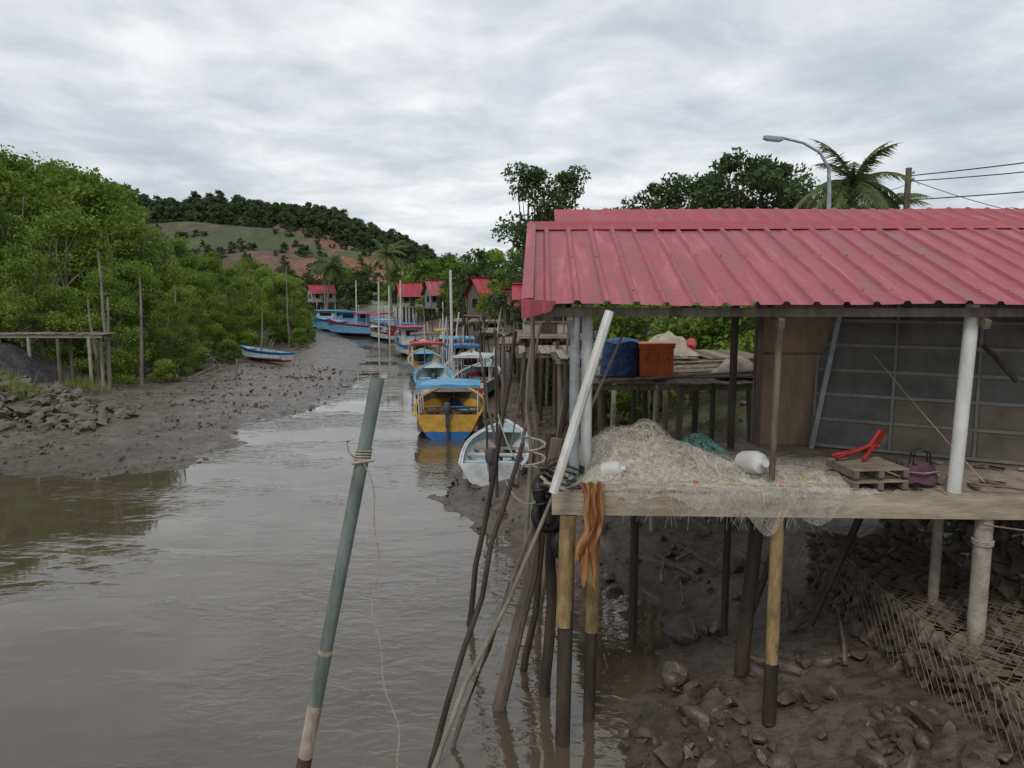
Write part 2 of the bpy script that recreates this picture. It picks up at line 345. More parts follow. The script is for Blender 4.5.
def put(me,name,x,y,s,par=None,z=None):
    zz=(gz(x,y) if z is None else z)-.1
    return place(me,name,(x,y,zz),random.uniform(0,6.28),par,(s*random.uniform(.95,1.15),s*random.uniform(.95,1.15),s))
front=[(-19.5,37,.55),(-22.5,36,.62),(-26,36,.68),(-30,35,.8),(-17.8,40,.42),(-20.5,42,.62),(-24,42,.88),(-28.5,42,1.0),(-34,41,1.1),(-38,45,1.25),
 (-19.5,46,.5),(-20.6,51,.6),(-22,57,.6),(-24.5,49,.98),(-28,50,1.25),(-33,52,1.35),(-39,53,1.45),(-45,55,1.5),(-31,46,1.2),(-27,53,1.15),(-21.5,62,.6),(-20,67,.62),(-21,72,.66),(-24.5,63,.72),(-30,60,1.15),(-35,63,1.35),(-42,66,1.5),
 (-22.5,78,.68),(-25,83,.7),(-27.5,90,.72),(-26,72,.72),(-31,76,.8),(-37,78,1.1),(-45,80,1.3),(-31,98,.8),(-35,90,.9),(-36,108,.95),(-43,100,1.1)]
for x,y,s in front: put(random.choice(mang),'mangrove_tree',x,y,s)
fg=group('far_bank_trees')
for i in range(120):
    x=random.uniform(-85,-6); y=random.uniform(118,185)
    if x<-48 and y<135: continue
    d,ins=shore([x],[y])
    if ins[0] or (x>-26 and y<125): continue
    put(random.choice(lowm+low+lowd),'tree',x,y,random.uniform(.5,1.0),fg)
for x,y,s in [(-8,104,1.0),(-5,108,1.1),(-2,95,1.0),(1,88,1.0),(3,78,.9),(-3,120,1.2),(6,70,.9),(8,84,1.1),(0,70,.62),(12,76,1.1),(3,62,.7),(-6,94,.8),(-12,104,.9),(-3.5,74,.7),(-5.5,80,.75),(-1,66,.6),(1.5,55,.6),(-14,118,.9),(-7,86,.5),(-10.2,91,.42),(-4,68,.5),(-.8,58,.5)]:
    put(random.choice(lowm+lowd),'tree',x,y,s*.9,fg)
hf=group('hill_forest'); cnt=0
while cnt<2700:
    x=random.uniform(-330,10); y=random.uniform(170,345)
    yr=320-(90 if x<-170 else max(0,(-x-140))*3 if x<-140 else 0)
    s=(y-(yr-135))/135
    if s<-.1 or s>1.15: continue
    mids=s<.74 and x>-150
    if x>-150:
        nn=mn.fractal(Vector((x*.04,y*.05,5)),1,2,3)
        keep = 1 if s>.74 else (.8 if s<.18 else (.75 if nn>.12 else (.30 if nn>-.12 else .05)))
        if x>-38 and s>.45: keep=max(keep,.7)
        if random.random()>keep: continue
    elif random.random()>.85: continue
    place(random.choice(low),'tree',(x,y,hillz(x,y)-.5),random.uniform(0,6.28),hf,random.uniform(.18,.48) if mids else random.uniform(.45,1.05)); cnt+=1
# right bank trees
put(airy,'tree',.9,36,1.12); put(airy,'tree',2.6,39,1.05); put(airy,'tree',1.9,34.5,.8); put(airy,'tree',1.2,40,.8)
put(broad[0],'tree',8.8,42,.95); put(broad[1],'tree',11.6,40,1.05); put(broad[2],'tree',14.2,43,1.05); put(broad[0],'tree',6.6,48,.85); put(broad[1],'tree',17.2,41,.8)
put(broad[2],'tree',5.2,38,.62)
for x,y,s in [(4.8,22.5,1.0),(6.5,22,1.1),(8.3,23,1.2),(3.0,25,1.0),(5.6,26,1.3),(10,24,1.3),(1.8,31,1.2),(3.4,30,1.4),(6,31,1.6),(9,29,1.5),(12,26,1.5),(20,30,1.9),(16,28,1.6),(2.6,20.8,.8),(3.6,21.2,.9)]:
    put(random.choice(shrub),'shrub',x,y,s)
for x,y,s in [(-18.2,35,.7),(-17.6,43,.6),(-18.4,50,.6),(-20,58,.7),(-21,36.2,.8),(-24.5,34.8,.7),(-17.2,62,.7),(-16.8,37,.5),(-17.5,47,.6),(-18.5,54,.7),(-19,70,.8),(-20.5,76,.8)]:
    put(random.choice(shrub),'mangrove_shrub',x,y,s)
b=B()
for i in range(1500):
    k=random.choice([(-20.5,27.6),(-21.8,28.2),(-18.5,28.8),(-22.5,27.0),(-19.6,29.6),(-17.6,31.5),(-20.8,26.6),(-22,29.5)]); x=random.gauss(k[0],.4);y=random.gauss(k[1],.3); z=gz(x,y)+.1
    a=random.uniform(0,6.28); h=random.uniform(.25,.6); b.arr([(x-.018,y,z),(x+.018,y,z),(x+.15*math.cos(a),y+.15*math.sin(a),z+h)],[(0,1,2)],m_grass)
b.obj('grass_tufts')

def palm(name,x,y,h,fl,lean=(0,0),nf=20,z0=None):
    b=B(); z0=gz(x,y) if z0 is None else z0
    pts=[(lean[0]*(i/6)**1.6,lean[1]*(i/6)**1.6,h*i/6) for i in range(7)]
    b.tube(pts,[.2-.013*i for i in range(7)],m_pale,8); T=Vector(pts[-1])
    for k in range(nf):
        a=k*2.4+random.uniform(-.2,.2); el=random.uniform(-.35,1.3); L_=fl*random.uniform(.8,1.1)
        d=Vector((math.cos(a)*math.cos(el),math.sin(a)*math.cos(el),math.sin(el))); p_=T.copy(); rp=[p_.copy()]
        for i in range(12):
            d=(d+Vector((0,0,-.13))).normalized(); p_=p_+d*(L_/12); rp.append(p_.copy())
        b.tube(rp,[.03*(1-i/13)+.005 for i in range(13)],m_palm,4,False)
        for i in range(1,13):
            dd=(rp[i]-rp[i-1]).normalized(); sd=dd.cross(Vector((0,0,1)))
            if sd.length<.1: sd=Vector((1,0,0))
            sd.normalize()
            for q in(0,.25,.5,.75):
                o=rp[i-1].lerp(rp[i],q); ll=fl*.28*math.sin(math.pi*min(1,(i+q)/13.5+.12))**.7*random.uniform(.8,1.1)
                for sg in(-1,1):
                    tip=o+(sd*sg*.7+dd*.6+Vector((0,0,-.4+random.uniform(-.3,.2))))*ll
                    w=dd*.032*fl/2.5
                    b.arr([o-w,o+w,tip],[(0,1,2)],m_palm)
    for k in range(5):
        a=k*1.3; b.box(T+Vector((math.cos(a)*.22,math.sin(a)*.22,-.25)),(.2,.2,.24),m_yel,(a,.4,a))
    b.obj(name,None,(x,y,z0))
palm('coconut_palm',12.7,30,6.6,2.7,(.3,0),30)
palm('coconut_palm',20.9,31,5.0,1.7,(0,0),16)
palm('coconut_palm',17.6,38,6.4,2.5,(.5,0),16)
palm('coconut_palm',-27,112,8.5,4.0,(1,0),18); palm('coconut_palm',-17.5,112,8.8,4.0,(-.6,0),18); palm('coconut_palm',-31,128,9,4,(0,0),16)

# ------------------------------------------------------------ rocks
import bmesh
bm=bmesh.new(); bmesh.ops.create_icosphere(bm,subdivisions=2,radius=1); bm.verts.ensure_lookup_table()
icv=np.array([v.co[:] for v in bm.verts]); icf=[[v.index for v in f.verts] for f in bm.faces]; bm.free()
bm=bmesh.new(); bmesh.ops.create_icosphere(bm,subdivisions=1,radius=1); bm.verts.ensure_lookup_table()
icv1=np.array([v.co[:] for v in bm.verts]); icf1=[[v.index for v in f.verts] for f in bm.faces]; bm.free()
def rock(b,c,s,m,flat=.6,hi=True):
    V=(icv if hi else icv1).copy()
    for _ in range(9 if hi else 4):
        nrm=R.normal(size=3); nrm/=np.linalg.norm(nrm); dd=V@nrm; lim=R.uniform(.35,.8)
        V-=np.outer(np.maximum(dd-lim,0),nrm)
    V+=R.normal(size=V.shape)*.05
    V*=np.array([R.uniform(.6,1.4),R.uniform(.6,1.3),flat*R.uniform(.6,1.4)])*s
    rm=np.array(Euler((R.uniform(-.6,.6),R.uniform(-.6,.6),R.uniform(0,6.28))).to_matrix())
    b.arr(V@rm.T+np.array(c),icf if hi else icf1,m)
def scatter(name,n,reg,smin,smax,m,hi=True,flat=.6,pw=2.5,cond=None,sink=.25):
    b=B(); k=0; t=0
    while k<n and t<n*14:
        t+=1; x=random.uniform(reg[0],reg[1]);y=random.uniform(reg[2],reg[3])
        if cond and not cond(x,y): continue
        s=smin+(smax-smin)*random.random()**pw; z=gz(x,y)
        rock(b,(x,y,z+s*(flat*.5-sink)+.02),s,m,flat,hi); k+=1
    return b.obj(name)
def cr_(x,y):
    d,ins=shore([x],[y]); d=d[0]*(-1 if ins[0] else 1)
    return d>-.2 and x<5.2 and random.random()<(.9 if y<9.2 else .2)*max(0.02,min(1,.25+3.2*mn.noise(Vector((x*1.1,y*1.1,0)))))
scatter('riverbank_rocks',520,(1.0,5.2,5,13),.02,.25,m_rockw,True,.7,3.4,cr_,.28)
def cl_(x,y):
    d,ins=shore([x],[y]); d=d[0]*(-1 if ins[0] else 1)
    if d<-.3 or d>11: return False
    return random.random()<(.12+.9*max(0,mn.noise(Vector((x*.4,y*.4,1)))*2+.1))
scatter('mudflat_stones',1500,(-24,-8,19.5,48),.03,.12,m_rockw,False,.6,2.4,cl_,.22)
def crr(x,y):
    d,ins=shore([x],[y]); return (not ins[0]) and x<7
scatter('riverbank_stones',450,(-2,7,13,32),.04,.18,m_rockw,False,.6,2,crr,.2)
b=B()
for i in range(460):
    t=random.random(); x=-23+8.8*t; y=25.2+random.random()*6.8*(1-.35*t)-1.0*(1-t)
    z=gz(x,y)+random.random()**2*.5*(1-t)
    rock(b,(x,y,z+.04),random.uniform(.10,.42),m_rock,.5,True)
b.obj('stone_pile')
b=B(); 
b.grid(40,30,lambda u,v:(-31+13*u,28+8*v,gz(-31+13*u,28+8*v)-.5+1.9*math.sin(math.pi*u)**.7*math.sin(math.pi*v)**.8+.25*mn.fractal(Vector((u*9,v*7,2)),1,2,4)),m_grav); b.obj('gravel_mound')

# gabions
b=B()
def gab(x0,x1,y0,y1,z0,z1,step):
    nx_=int((x1-x0)/step);ny_=int((y1-y0)/step)
    for i in range(nx_+1):
        for j in range(ny_+1):
            rock(b,(x0+i*step+random.uniform(-.05,.05),y0+j*step+random.uniform(-.05,.05),z1-.08+random.uniform(-.05,.03)),step*random.uniform(.55,.8),m_gabr,.65,True)
    for j in range(ny_+1):
        z=z1-.15
        while z>z0:
            rock(b,(x0+random.uniform(-.05,.03),y0+j*step,z),step*random.uniform(.55,.8),m_gabr,.8,True); z-=step*.75
    for i in range(nx_+1):
        z=z1-.15
        while z>z0:
            rock(b,(x0+i*step,y0+random.uniform(-.05,.05),z),step*random.uniform(.55,.8),m_gabr,.8,True); z-=step*.75
gab(4.62,6.2,5.0,11.5,.5,1.32,.2)
gab(6.0,7.4,7.6,12.0,1.1,2.5,.2)
for k in range(-12,62):
    y=4.9+k*.15+random.uniform(-.02,.02)
    for sg in(1,-1):
        pts=[]
        for i in range(14):
            xx=4.53+i*.12; yy=y+sg*i*.12
            if 4.9<=yy<=11.6 and xx<6.0: pts.append((xx,yy,1.385+.04*mn.noise(Vector((xx*4,yy*4,0)))))
        if len(pts)>1: b.tube(pts,.004,m_wire,3,False)
    if 4.9<y<11.6:
        for sg in(1,-1): b.tube([(4.47+.03*mn.noise(Vector((y*3,i,0))),y+sg*i*.1,1.40-i*.12) for i in range(7)],.004,m_wire,3,False)
b.tube([(4.50,4.9+i*.5,1.40+.02*math.sin(i*2.1)) for i in range(14)],.01,m_wire,4)
b.obj('gabion_wall')

# ------------------------------------------------------------ main shed
sh=group('fishing_shed',(0,8.0,2.88),rad(-2.2))
def ribbed(b,x0,x1,y0,z0,y1,z1,m,pitch=.3,h=.032,wav=.008,n=10):
    prof=[]; x=x0
    while x<x1:
        prof+= [(x,0),(x+pitch-.095,0),(x+pitch-.07,h),(x+pitch-.03,h),(x+pitch-.005,0)]; x+=pitch
    def P(i,t):
        px,pz=prof[i]; y=y0+(y1-y0)*t; z=z0+(z1-z0)*t
        sh_=.02*mn.noise(Vector((math.floor((px-x0)/.9)*3.1,0,0)))*(1-t)
        return (px,y+sh_+.012*math.sin(px*3.7)*(1-t),z+pz+wav*mn.noise(Vector((px*.8,y*1.2,0)))*3)
    vs=[P(i,j/n) for j in range(n+1) for i in range(len(prof))]; w=len(prof)
    b.arr(vs,[(j*w+i,j*w+i+1,(j+1)*w+i+1,(j+1)*w+i) for j in range(n) for i in range(w-1)],m)
b=B(); ribbed(b,.12,9.6,-.12,1.97,3.1,3.02,m_roof); ribbed(b,.12,9.6,6.2,1.9,3.12,3.02,m_roof)
o=b.obj('roof',sh)
b=B()
b.arr([(.10,2.80,2.945),(9.7,2.80,2.945),(9.7,3.1,3.08),(.10,3.1,3.08)],[(0,1,2,3)],m_roofs)
b.arr([(.10,3.1,3.08),(9.7,3.1,3.08),(9.7,3.5,2.92),(.10,3.5,2.92)],[(0,1,2,3)],m_roofs)
b.arr([(.10,-.14,2.03),(.22,-.14,2.04),(.22,3.1,3.07),(.10,3.1,3.07)],[(0,1,2,3)],m_roof)
b.arr([(.10,-.14,2.03),(.10,3.1,3.07),(.10,3.1,2.89),(.10,-.14,1.84)],[(0,1,2,3)],m_roofs)
b.arr([(.10,-.145,2.03),(.46,-.15,2.005),(.40,-.15,1.90),(.10,-.145,1.82)],[(0,1,2,3)],m_roof)
ribbed(b,.5,9.6,3.3,2.98,4.7,3.40,m_roofs,.3,.02)
b.obj('ridge_cap',sh)
b=B()
for i in range(31):
    for y in(.25,1.5,2.6): b.box((.12+i*.3+.25,y,1.97+(y+.12)/3.22*1.05+.04),(.02,.02,.015),m_steel)
b.obj('roof_screws',sh)
b=B()
for y,z in((.05,1.89),(1.6,2.37),(3.05,2.85)): b.box((4.9,y,z),(9.3,.06,.09),m_wood)
for x in(.6,2.75,4.8,6.9,9.0): b.box((x,1.5,2.28),(.06,3.3,.09),m_wood,(math.atan2(1.05,3.22),0,0))
b.obj('roof_frame',sh)
b=B()
for i in range(60):
    x0=.5+i*.145; b.box((x0+.0725,1.35+random.uniform(-.03,.03),-.03+random.uniform(-.003,.003)),(.138,2.7,.03),m_deck)
b.box((4.9,-.04,-.13),(8.95,.05,.24),m_fascia)
b.box((4.9,.01,-.075),(8.95,.04,.03),m_dwood)
for y in(.5,1.3,2.1,2.66): b.box((4.9,y,-.13),(8.8,.08,.14),m_dwood)
b.obj('deck',sh)
b=B()
b.tube([(.66,.1,-.3),(.66,.1,1.94)],.055,m_steel,12); b.tube([(.80,.3,-.3),(.80,.3,2.0)],.06,m_white,12)
b.tube([(4.68,.12,-.01),(4.74,.12,1.97)],.07,m_white,14)
b.tube([(2.78,.16,-.1),(2.80,.16,1.9)],.035,m_wood,8)
b.tube([(2.84,2.2,-2.6),(2.84,2.2,2.4)],.05,m_dwood,8); b.tube([(3.3,2.75,-.1),(3.3,2.75,2.8)],.05,m_wood,8)
b.obj('posts',sh)
b=B()
b.tube([(.56,.0,-2.95),(.6,.0,-.25)],.085,m_dwood,10); b.tube([(.56,-.02,-1.5),(.6,-.02,-.26)],[.088,.09],m_yel,10)
b.tube([(.88,.5,-2.9),(.9,.5,-1.8)],.07,m_dwood,10); b.tube([(.9,.5,-1.8),(.92,.5,-.05)],.075,m_yel,10)
b.tube([(2.82,.02,-2.75),(2.82,.02,-1.9)],.075,m_dwood,10); b.tube([(2.82,.02,-1.95),(2.82,.02,-.22)],.07,m_yel,10)
b.tube([(2.8,1.15,-2.6),(2.95,1.1,-.2)],.085,m_dwood,10)
b.tube([(4.98,.05,-1.7),(4.98,.05,-.25)],.09,m_conc,14)
b.tube([(4.95,.9,-1.7),(4.95,.9,-.2)],.06,m_conc,10)
b.tube([(3.9,1.9,-2.3),(4.6,1.7,-.2)],.05,m_dwood,8); b.tube([(3.2,2.2,-2.3),(3.9,2.4,-.2)],.05,m_dwood,8)
b.tube([(1.6,2.3,-2.8),(1.6,2.3,-.1)],.06,m_dwood,8)
for x in(6.6,8.4): b.tube([(x,.1,-1.2),(x,.1,-.2)],.09,m_conc,12)
for z in(-.5,-.52,-.54): b.tube([(4.98+.1*math.cos(a),.05+.1*math.sin(a),z+.01*math.sin(a)) for a in np.linspace(0,6.3,14)],.008,m_rope,4)
b.obj('stilts',sh)
b=B()
b.box((3.85,2.66,1.2),(1.1,.03,2.5),m_ply); b.box((3.3,2.62,1.2),(.06,.06,2.6),m_wood); b.box((3.85,2.63,1.25),(1.1,.02,.03),m_wood)
for x in(6.5,): b.box((x,2.72,1.2),(4.2,.03,2.7),m_panelb)
b.obj('rear_wall',sh)
b=B(); W_=4.6;H_=2.05
b.box((W_/2,0,H_/2),(W_,.02,H_),m_panel)
cols=[0,.95,1.9,2.85,3.8,4.6]; rows=[0,.36,.70,1.03,1.37,1.70,2.05]
for x in cols: b.box((x,-.022,H_/2),(.035,.024,H_),m_batt)
for z in rows: b.box((W_/2,-.03,z),(W_,.036,.04),m_batt)
for (i,j) in((1,0),(2,0),(3,0),(1,1),(2,1)):
    b.box(((cols[i]+cols[i+1])/2,-.013,(rows[j]+rows[j+1])/2),(cols[i+1]-cols[i]-.06,.006,rows[j+1]-rows[j]-.05),m_panelb)
pn=b.obj('shutter_panel',sh,(4.02,2.5,.02),rad(-27)); pn.rotation_euler=(rad(-9),0,rad(-27))
b=B(); b.box((0,0,1.05),(.06,.05,2.15),m_steel); q=b.obj('door_frame',sh,(3.98,2.42,0)); q.rotation_euler=(0,rad(9),0)
b=B(); b.tube(sag((4.3,1.4,1.35),(5.1,.3,.05),.02),.006,m_rope,4); b.tube(sag((4.8,.1,.1),(9,-.3,-.15),.05),.012,m_wire,5); b.tube(sag((4.9,-.08,-.3),(7,-.1,-.42),.05),.01,m_wire,5)
b.tube(wob((5.3,.9,1.5),(5.6,.7,1.1),4,.02),.03,m_dwood,6)
b.obj('cable',sh)

# deck contents --------------------------------------------------
nb=B()
def netz(x,y,k=0):
    d=((x-1.45)/.72)**2+((y-.8)/.66)**2; d2=((x-2.5)/.95)**2+((y-.45)/.45)**2; d3=((x-.95)/.4)**2+((y-.5)/.45)**2
    z=.44*math.exp(-d*1.3)+.13*math.exp(-d2*1.2)+.16*math.exp(-d3*1.5)
    a=mn.noise(Vector((x*2.2+k*3,y*2.2,k)))*2; fold=1-abs(mn.noise(Vector((x*2.6+a,y*2.6-a,k*5.))))*2.2
    return z*(1+.25*mn.noise(Vector((x*3,y*3,k))))+.09*fold*min(1,z*5)+.012*mn.fractal(Vector((x*10,y*10,1+k)),1,2,3)-.07
nb.grid(150,80,lambda u,v:(.56+3.0*u,-.03+1.8*v,netz(.56+3.0*u,-.03+1.8*v)),m_net)
for k in(1,2,3):
    nb.grid(150,80,lambda u,v:(.54+3.3*u,-.05+1.8*v,netz(.54+3.3*u,-.05+1.8*v,k*.4)+.045*k*(.6+mn.noise(Vector((u*5,v*4,k))))),m_gauze)
def drape(k):
    def f(u,v):
        x=.75+2.75*u; l=.04+.42*max(0,mn.noise(Vector((x*1.7,k*3.,0)))+.15)*(1.4 if x>2.2 else .6)
        return (x+.03*math.sin(v*4+x*9),-.07-.02*k-.03*v*mn.noise(Vector((x*8,v*2,k)))-.01*math.sin(x*30),.06*(1-v)-l*v*1.3+.02)
    return f
for k in(0,1): nb.grid(110,8,drape(k),m_gauze2)
for i in range(1500):
    x=random.gauss(1.7,.65);y=random.uniform(-.05,1.5)
    if x<.55 or x>3.8: continue
    a=random.uniform(0,6.28); pts=[]; o=random.uniform(.01,.12)
    for k in range(16):
        pts.append((x,y,max(0.0,netz(x,y))+o+.012*random.random()))
        a+=random.uniform(-.35,.35); x+=.04*math.cos(a); y=max(-.075,y+.04*math.sin(a)); x=max(.53,x)
    nb.tube(pts,random.choice([.001,.0014,.002]),random.choice([m_net2,m_net2,m_net]),3,False)
for i in range(150):
    x=random.uniform(.85,3.3) if random.random()<.5 else random.gauss(2.6,.3); l=random.uniform(.05,.4); pts=[(x,-.0,.05),(x+random.uniform(-.03,.03),-.085,.0),(x+random.uniform(-.05,.05),-.10-random.random()*.02,-l*.5),(x+random.uniform(-.1,.1),-.09,-l)]
    nb.tube(pts,.0013,m_net2,3,False)
nb.obj('fishing_net',None,(0,8.0,2.88),rad(-2.2))
nb=B()
for i in range(160):
    x=random.gauss(2.15,.16);y=random.gauss(1.0,.12);a=random.uniform(0,6.28);pts=[]
    for k in range(8):
        d=((x-2.15)/.3)**2+((y-1.0)/.25)**2; pts.append((x,y,.14+.28*math.exp(-d)+random.uniform(0,.02))); a+=random.uniform(-.9,.9); x+=.04*math.cos(a);y+=.04*math.sin(a)
    nb.tube(pts,.006,m_netg,3,False)
nb.obj('green_rope_coil',None,(0,8.0,2.88),rad(-2.2))
def shw(x,y,z=0):
    c,s=math.cos(rad(-2.2)),math.sin(rad(-2.2)); return (c*x-s*y,8.0+s*x+c*y,2.88+z)
def lathe(b,prof,m,seg=14,c=(0,0,0)):
    vs=[(c[0]+r*math.cos(6.2832*j/seg),c[1]+r*math.sin(6.2832*j/seg),c[2]+z) for r,z in prof for j in range(seg)]
    fs=[(i*seg+j,i*seg+(j+1)%seg,(i+1)*seg+(j+1)%seg,(i+1)*seg+j) for i in range(len(prof)-1) for j in range(seg)]
    b.arr(vs,fs,m)
for (x,y,rz,s,zz) in((2.55,.45,.4,1.0,.22),(.98,.2,1.2,.7,.17),(.82,.7,2.2,.7,.18)):
    b=B(); lathe(b,[(0,0),(.12,0),(.13,.03),(.13,.22),(.11,.28),(.05,.31),(.04,.35),(.045,.35),(.045,.37),(0,.37)],m_white)
    b.tube([(.1,0,.24),(.15,0,.3),(.1,0,.34),(.04,0,.33)],.015,m_white,6)
    o=b.obj('plastic_jug',None,shw(x,y,zz),rz); o.rotation_euler=(rad(80),0,rz); o.scale=(s,s,s)
b=B()
for k in range(9):
    lathe(b,[(0,0),(.02,.0),(.028,.03),(.02,.05),(0,.05)],random.choice([m_orange,m_white,m_yellow]),8,(random.uniform(.7,3.2),random.uniform(.0,.2),.06))
b.obj('net_floats',None,(0,8.0,2.88),rad(-2.2))
b=B()
for l in range(2):
    for i in range(5): b.box((0,-.25+i*.125,.09+l*.13),(.62,.09,.018),m_plank)
    for x in(-.28,0,.28): b.box((x,0,.042+l*.13),(.06,.6,.07),m_wood)
b.obj('wooden_pallet',None,shw(3.88,.42,.0),rad(6))
b=B()
b.tube([(-.35,0,.02),(.1,.02,.14),(.22,.03,.3)],.022,m_redp,8)
b.tube([(-.3,.15,.02),(.25,.05,.12)],.022,m_redp,8); b.tube([(-.1,-.12,.02),(.2,.05,.16),(.3,.1,.22)],.02,m_redp,8)
b.arr([(.1,0,.12),(.26,.0,.34),(.34,.04,.30),(.22,.05,.08)],[(0,1,2,3)],m_redp)
b.arr([(-.4,0,.01),(-.3,-.05,.06),(-.05,.02,.10),(-.1,.08,.05)],[(0,1,2,3)],m_redp)
b.obj('red_anchor',None,shw(3.92,.6,.24),rad(15))
b=B()
def bagf(u,v):
    a=u*2*math.pi; w=.2*(1-.25*v**2); d=.09*(1-.75*v)
    ca,sa=math.cos(a),math.sin(a); return (w*math.copysign(abs(ca)**.6,ca),d*math.copysign(abs(sa)**.6,sa),.02+.22*v*(1-.15*math.sin(u*20)**2)+.03*mn.noise(Vector((ca*2,sa*2,v*3))))
b.grid(28,8,bagf,m_bagp); b.arr([(-.19,-.08,.022),(.19,-.08,.022),(.19,.08,.022),(-.19,.08,.022)],[(0,1,2,3)],m_blk)
for s in(-.03,.03): b.tube([(-.1,s,.22),(-.09,s,.34),(0,s*1.4,.39),(.09,s,.34),(.1,s,.22)],.011,m_blk,6)
b.tube([(-.17,-.07,.15),(.0,-.1,.14),(.17,-.07,.15)],.012,m_pale,5)
b.obj('handbag',None,shw(4.42,.34,.02),rad(4))
b=B()
for i in range(30): b.box((random.uniform(3.3,6.5),random.uniform(.1,1.5),.02),(random.uniform(.05,.3),random.uniform(.03,.1),.02),random.choice([m_plank,m_wood,m_rope,m_blk]),(0,0,random.uniform(0,3)))
b.tube([(3.4+.05*i,.2+.1*math.sin(i*.9),.015) for i in range(20)],.01,m_blk,5)
b.obj('deck_debris',None,(0,8.0,2.88),rad(-2.2))
b=B()
for i in range(9):
    b.tube([(.42+.22*math.cos(a+i)*random.uniform(.7,1.1),.1+.2*math.sin(a+i),.08+.05*i*.5+.05*math.sin(a*2+i)) for a in np.linspace(0,5.5,14)],random.choice([.012,.016,.02]),random.choice([m_blk,m_dwood,m_rope,m_netg]),5)
b.obj('rope_coil',None,(.12,8.05,2.82),0)
b=B()
def cloth(u,v):
    w=.14-.05*math.sin(v*3); x=(u-.5)*2*w+.04*math.sin(v*5)+.02*math.sin(v*13+u*3); return (x,.05*math.sin(u*19+v*3)-.03,-v*1.15*(1-.3*math.sin(u*7+1)**2))
b.grid(34,24,cloth,m_ocloth); b.obj('orange_cloth',None,(.83,7.86,3.0))
def torus(b,c,R_,r,m,rot=(0,0,0)):
    mt=Euler(rot).to_matrix(); vs=[];fs=[];n=22;k=10
    for i in range(n):
        for j in range(k):
            a=6.2832*i/n;e=6.2832*j/k; vs.append(mt@Vector(((R_+r*math.cos(e))*math.cos(a),(R_+r*math.cos(e))*math.sin(a),r*math.sin(e)*1.2))+Vector(c))
            fs.append((i*k+j,((i+1)%n)*k+j,((i+1)%n)*k+(j+1)%k,i*k+(j+1)%k))
    b.arr(vs,fs,m)
for c,rt in(((.40,8.5,2.45),(1.2,.9,.2)),((.36,8.45,2.75),(1.0,1.0,.6)),((.58,8.6,2.1),(1.4,.7,1.0))):
    b=B(); torus(b,(0,0,0),.15,.055,m_blk,rt); b.obj('tyre',None,c)
sticks=[((-1.2,6.7,-.5),(1.42,9.0,4.78),.03,.014,m_pale),((.42,7.6,2.95),(1.0,7.9,4.78),.05,.05,m_white),
((-.73,11,-.5),(.05,11.2,4.4),.045,.03,m_dwood),((-.26,8.7,-.5),(.52,8.7,3.3),.085,.07,m_wood),
((-.98,7.4,-.4),(.12,8.2,3.35),.035,.025,m_dwood),((-.8,7.8,-.4),(1.05,9.1,4.5),.03,.02,m_wood),
((.42,9,-.4),(.46,9,3.3),.07,.06,m_dwood),((.1,9.6,-.4),(.75,9.6,3.9),.05,.035,m_dwood),
((.45,12.2,-.3),(.3,12,4.9),.045,.03,m_wood),((.25,14.5,-.2),(.4,14.6,4.9),.05,.03,m_pale),((.3,10.8,-.4),(.9,10.2,4.3),.045,.03,m_wood)]
for p0,p1,r0,r1,m in sticks:
    b=B(); n=8; pts=wob(p0,p1,n,.06 if m is not m_white else .0)
    b.tube(pts,[r0+(r1-r0)*i/(n-1) for i in range(n)],m,8); b.obj('mooring_pole')
b=B(); b.tube(sag((.3,8.3,3.1),(-.2,11,3.2),.3),.01,m_rope,4); b.tube(sag((.5,8,2.9),(-.36,19.2,.8),.6),.01,m_rope,4); b.tube([(.25+.12*math.cos(t*.8),8.3+.12*math.sin(t*.8),3.0+t*.02) for t in range(22)],.012,m_rope,5)
b.tube([(.34+.1*math.cos(t*.8),8.3+.1*math.sin(t*.8),2.55+t*.02) for t in range(18)],.014,m_blk,5)
b.obj('mooring_rope')
# foreground pipe
b=B()
P0=Vector((-1.90,5.0,-.4));P1=Vector((-.915,5.2,4.4)); D_=P1-P0
def at(t): return P0+D_*t
b.tube([at(.0),at(.44)],.052,m_dwood,16); b.tube([at(.44),at(.52)],.051,m_pvcw,16); b.tube([at(.52),at(.60)],.05,m_pvc,16)
b.tube([at(.60),at(1)],.047,m_pvc,16,False); b.tube([at(.985),at(.9999)],.04,m_blk,14)
b.tube([at(.597),at(.603)],.051,m_pvcw,16)
for k in range(4):
    c=at(.885+.004*k); b.tube([c+Vector((.054*math.cos(a*.6),.054*math.sin(a*.6),.004*math.sin(a))) for a in range(11)],.006,m_rope,5,False)
b.obj('pvc_pipe_pole')
b=B(); c=at(.885); pts=[c+Vector((-.05,0,0)),c+Vector((-.09,-.02,.05)),c+Vector((-.1,-.02,.12)),c+Vector((-.05,-.03,.14))]; b.tube(pts,.006,m_rope,5)
b.tube([c+Vector((.05,-.05,0)),c+Vector((-.06,-.06,-.02)),c+Vector((.09,-.05,.0))],.012,m_rope,5)
pts=[]; e0=c+Vector((.02,-.055,-.02)); e1=Vector((-.80,5.0,1.55))
for i in range(30):
    t=i/29; q=e0.lerp(e1,t); q.x+=.05*math.sin(t*9)*(1-t*.4)+.02*math.sin(t*25); pts.append(q)
pts+= [Vector((-.78,5,1.0)),Vector((-.76,5,.3)),Vector((-.75,5,-.1))]
b.tube(pts,.0055,m_rope,5); b.obj('hanging_rope')

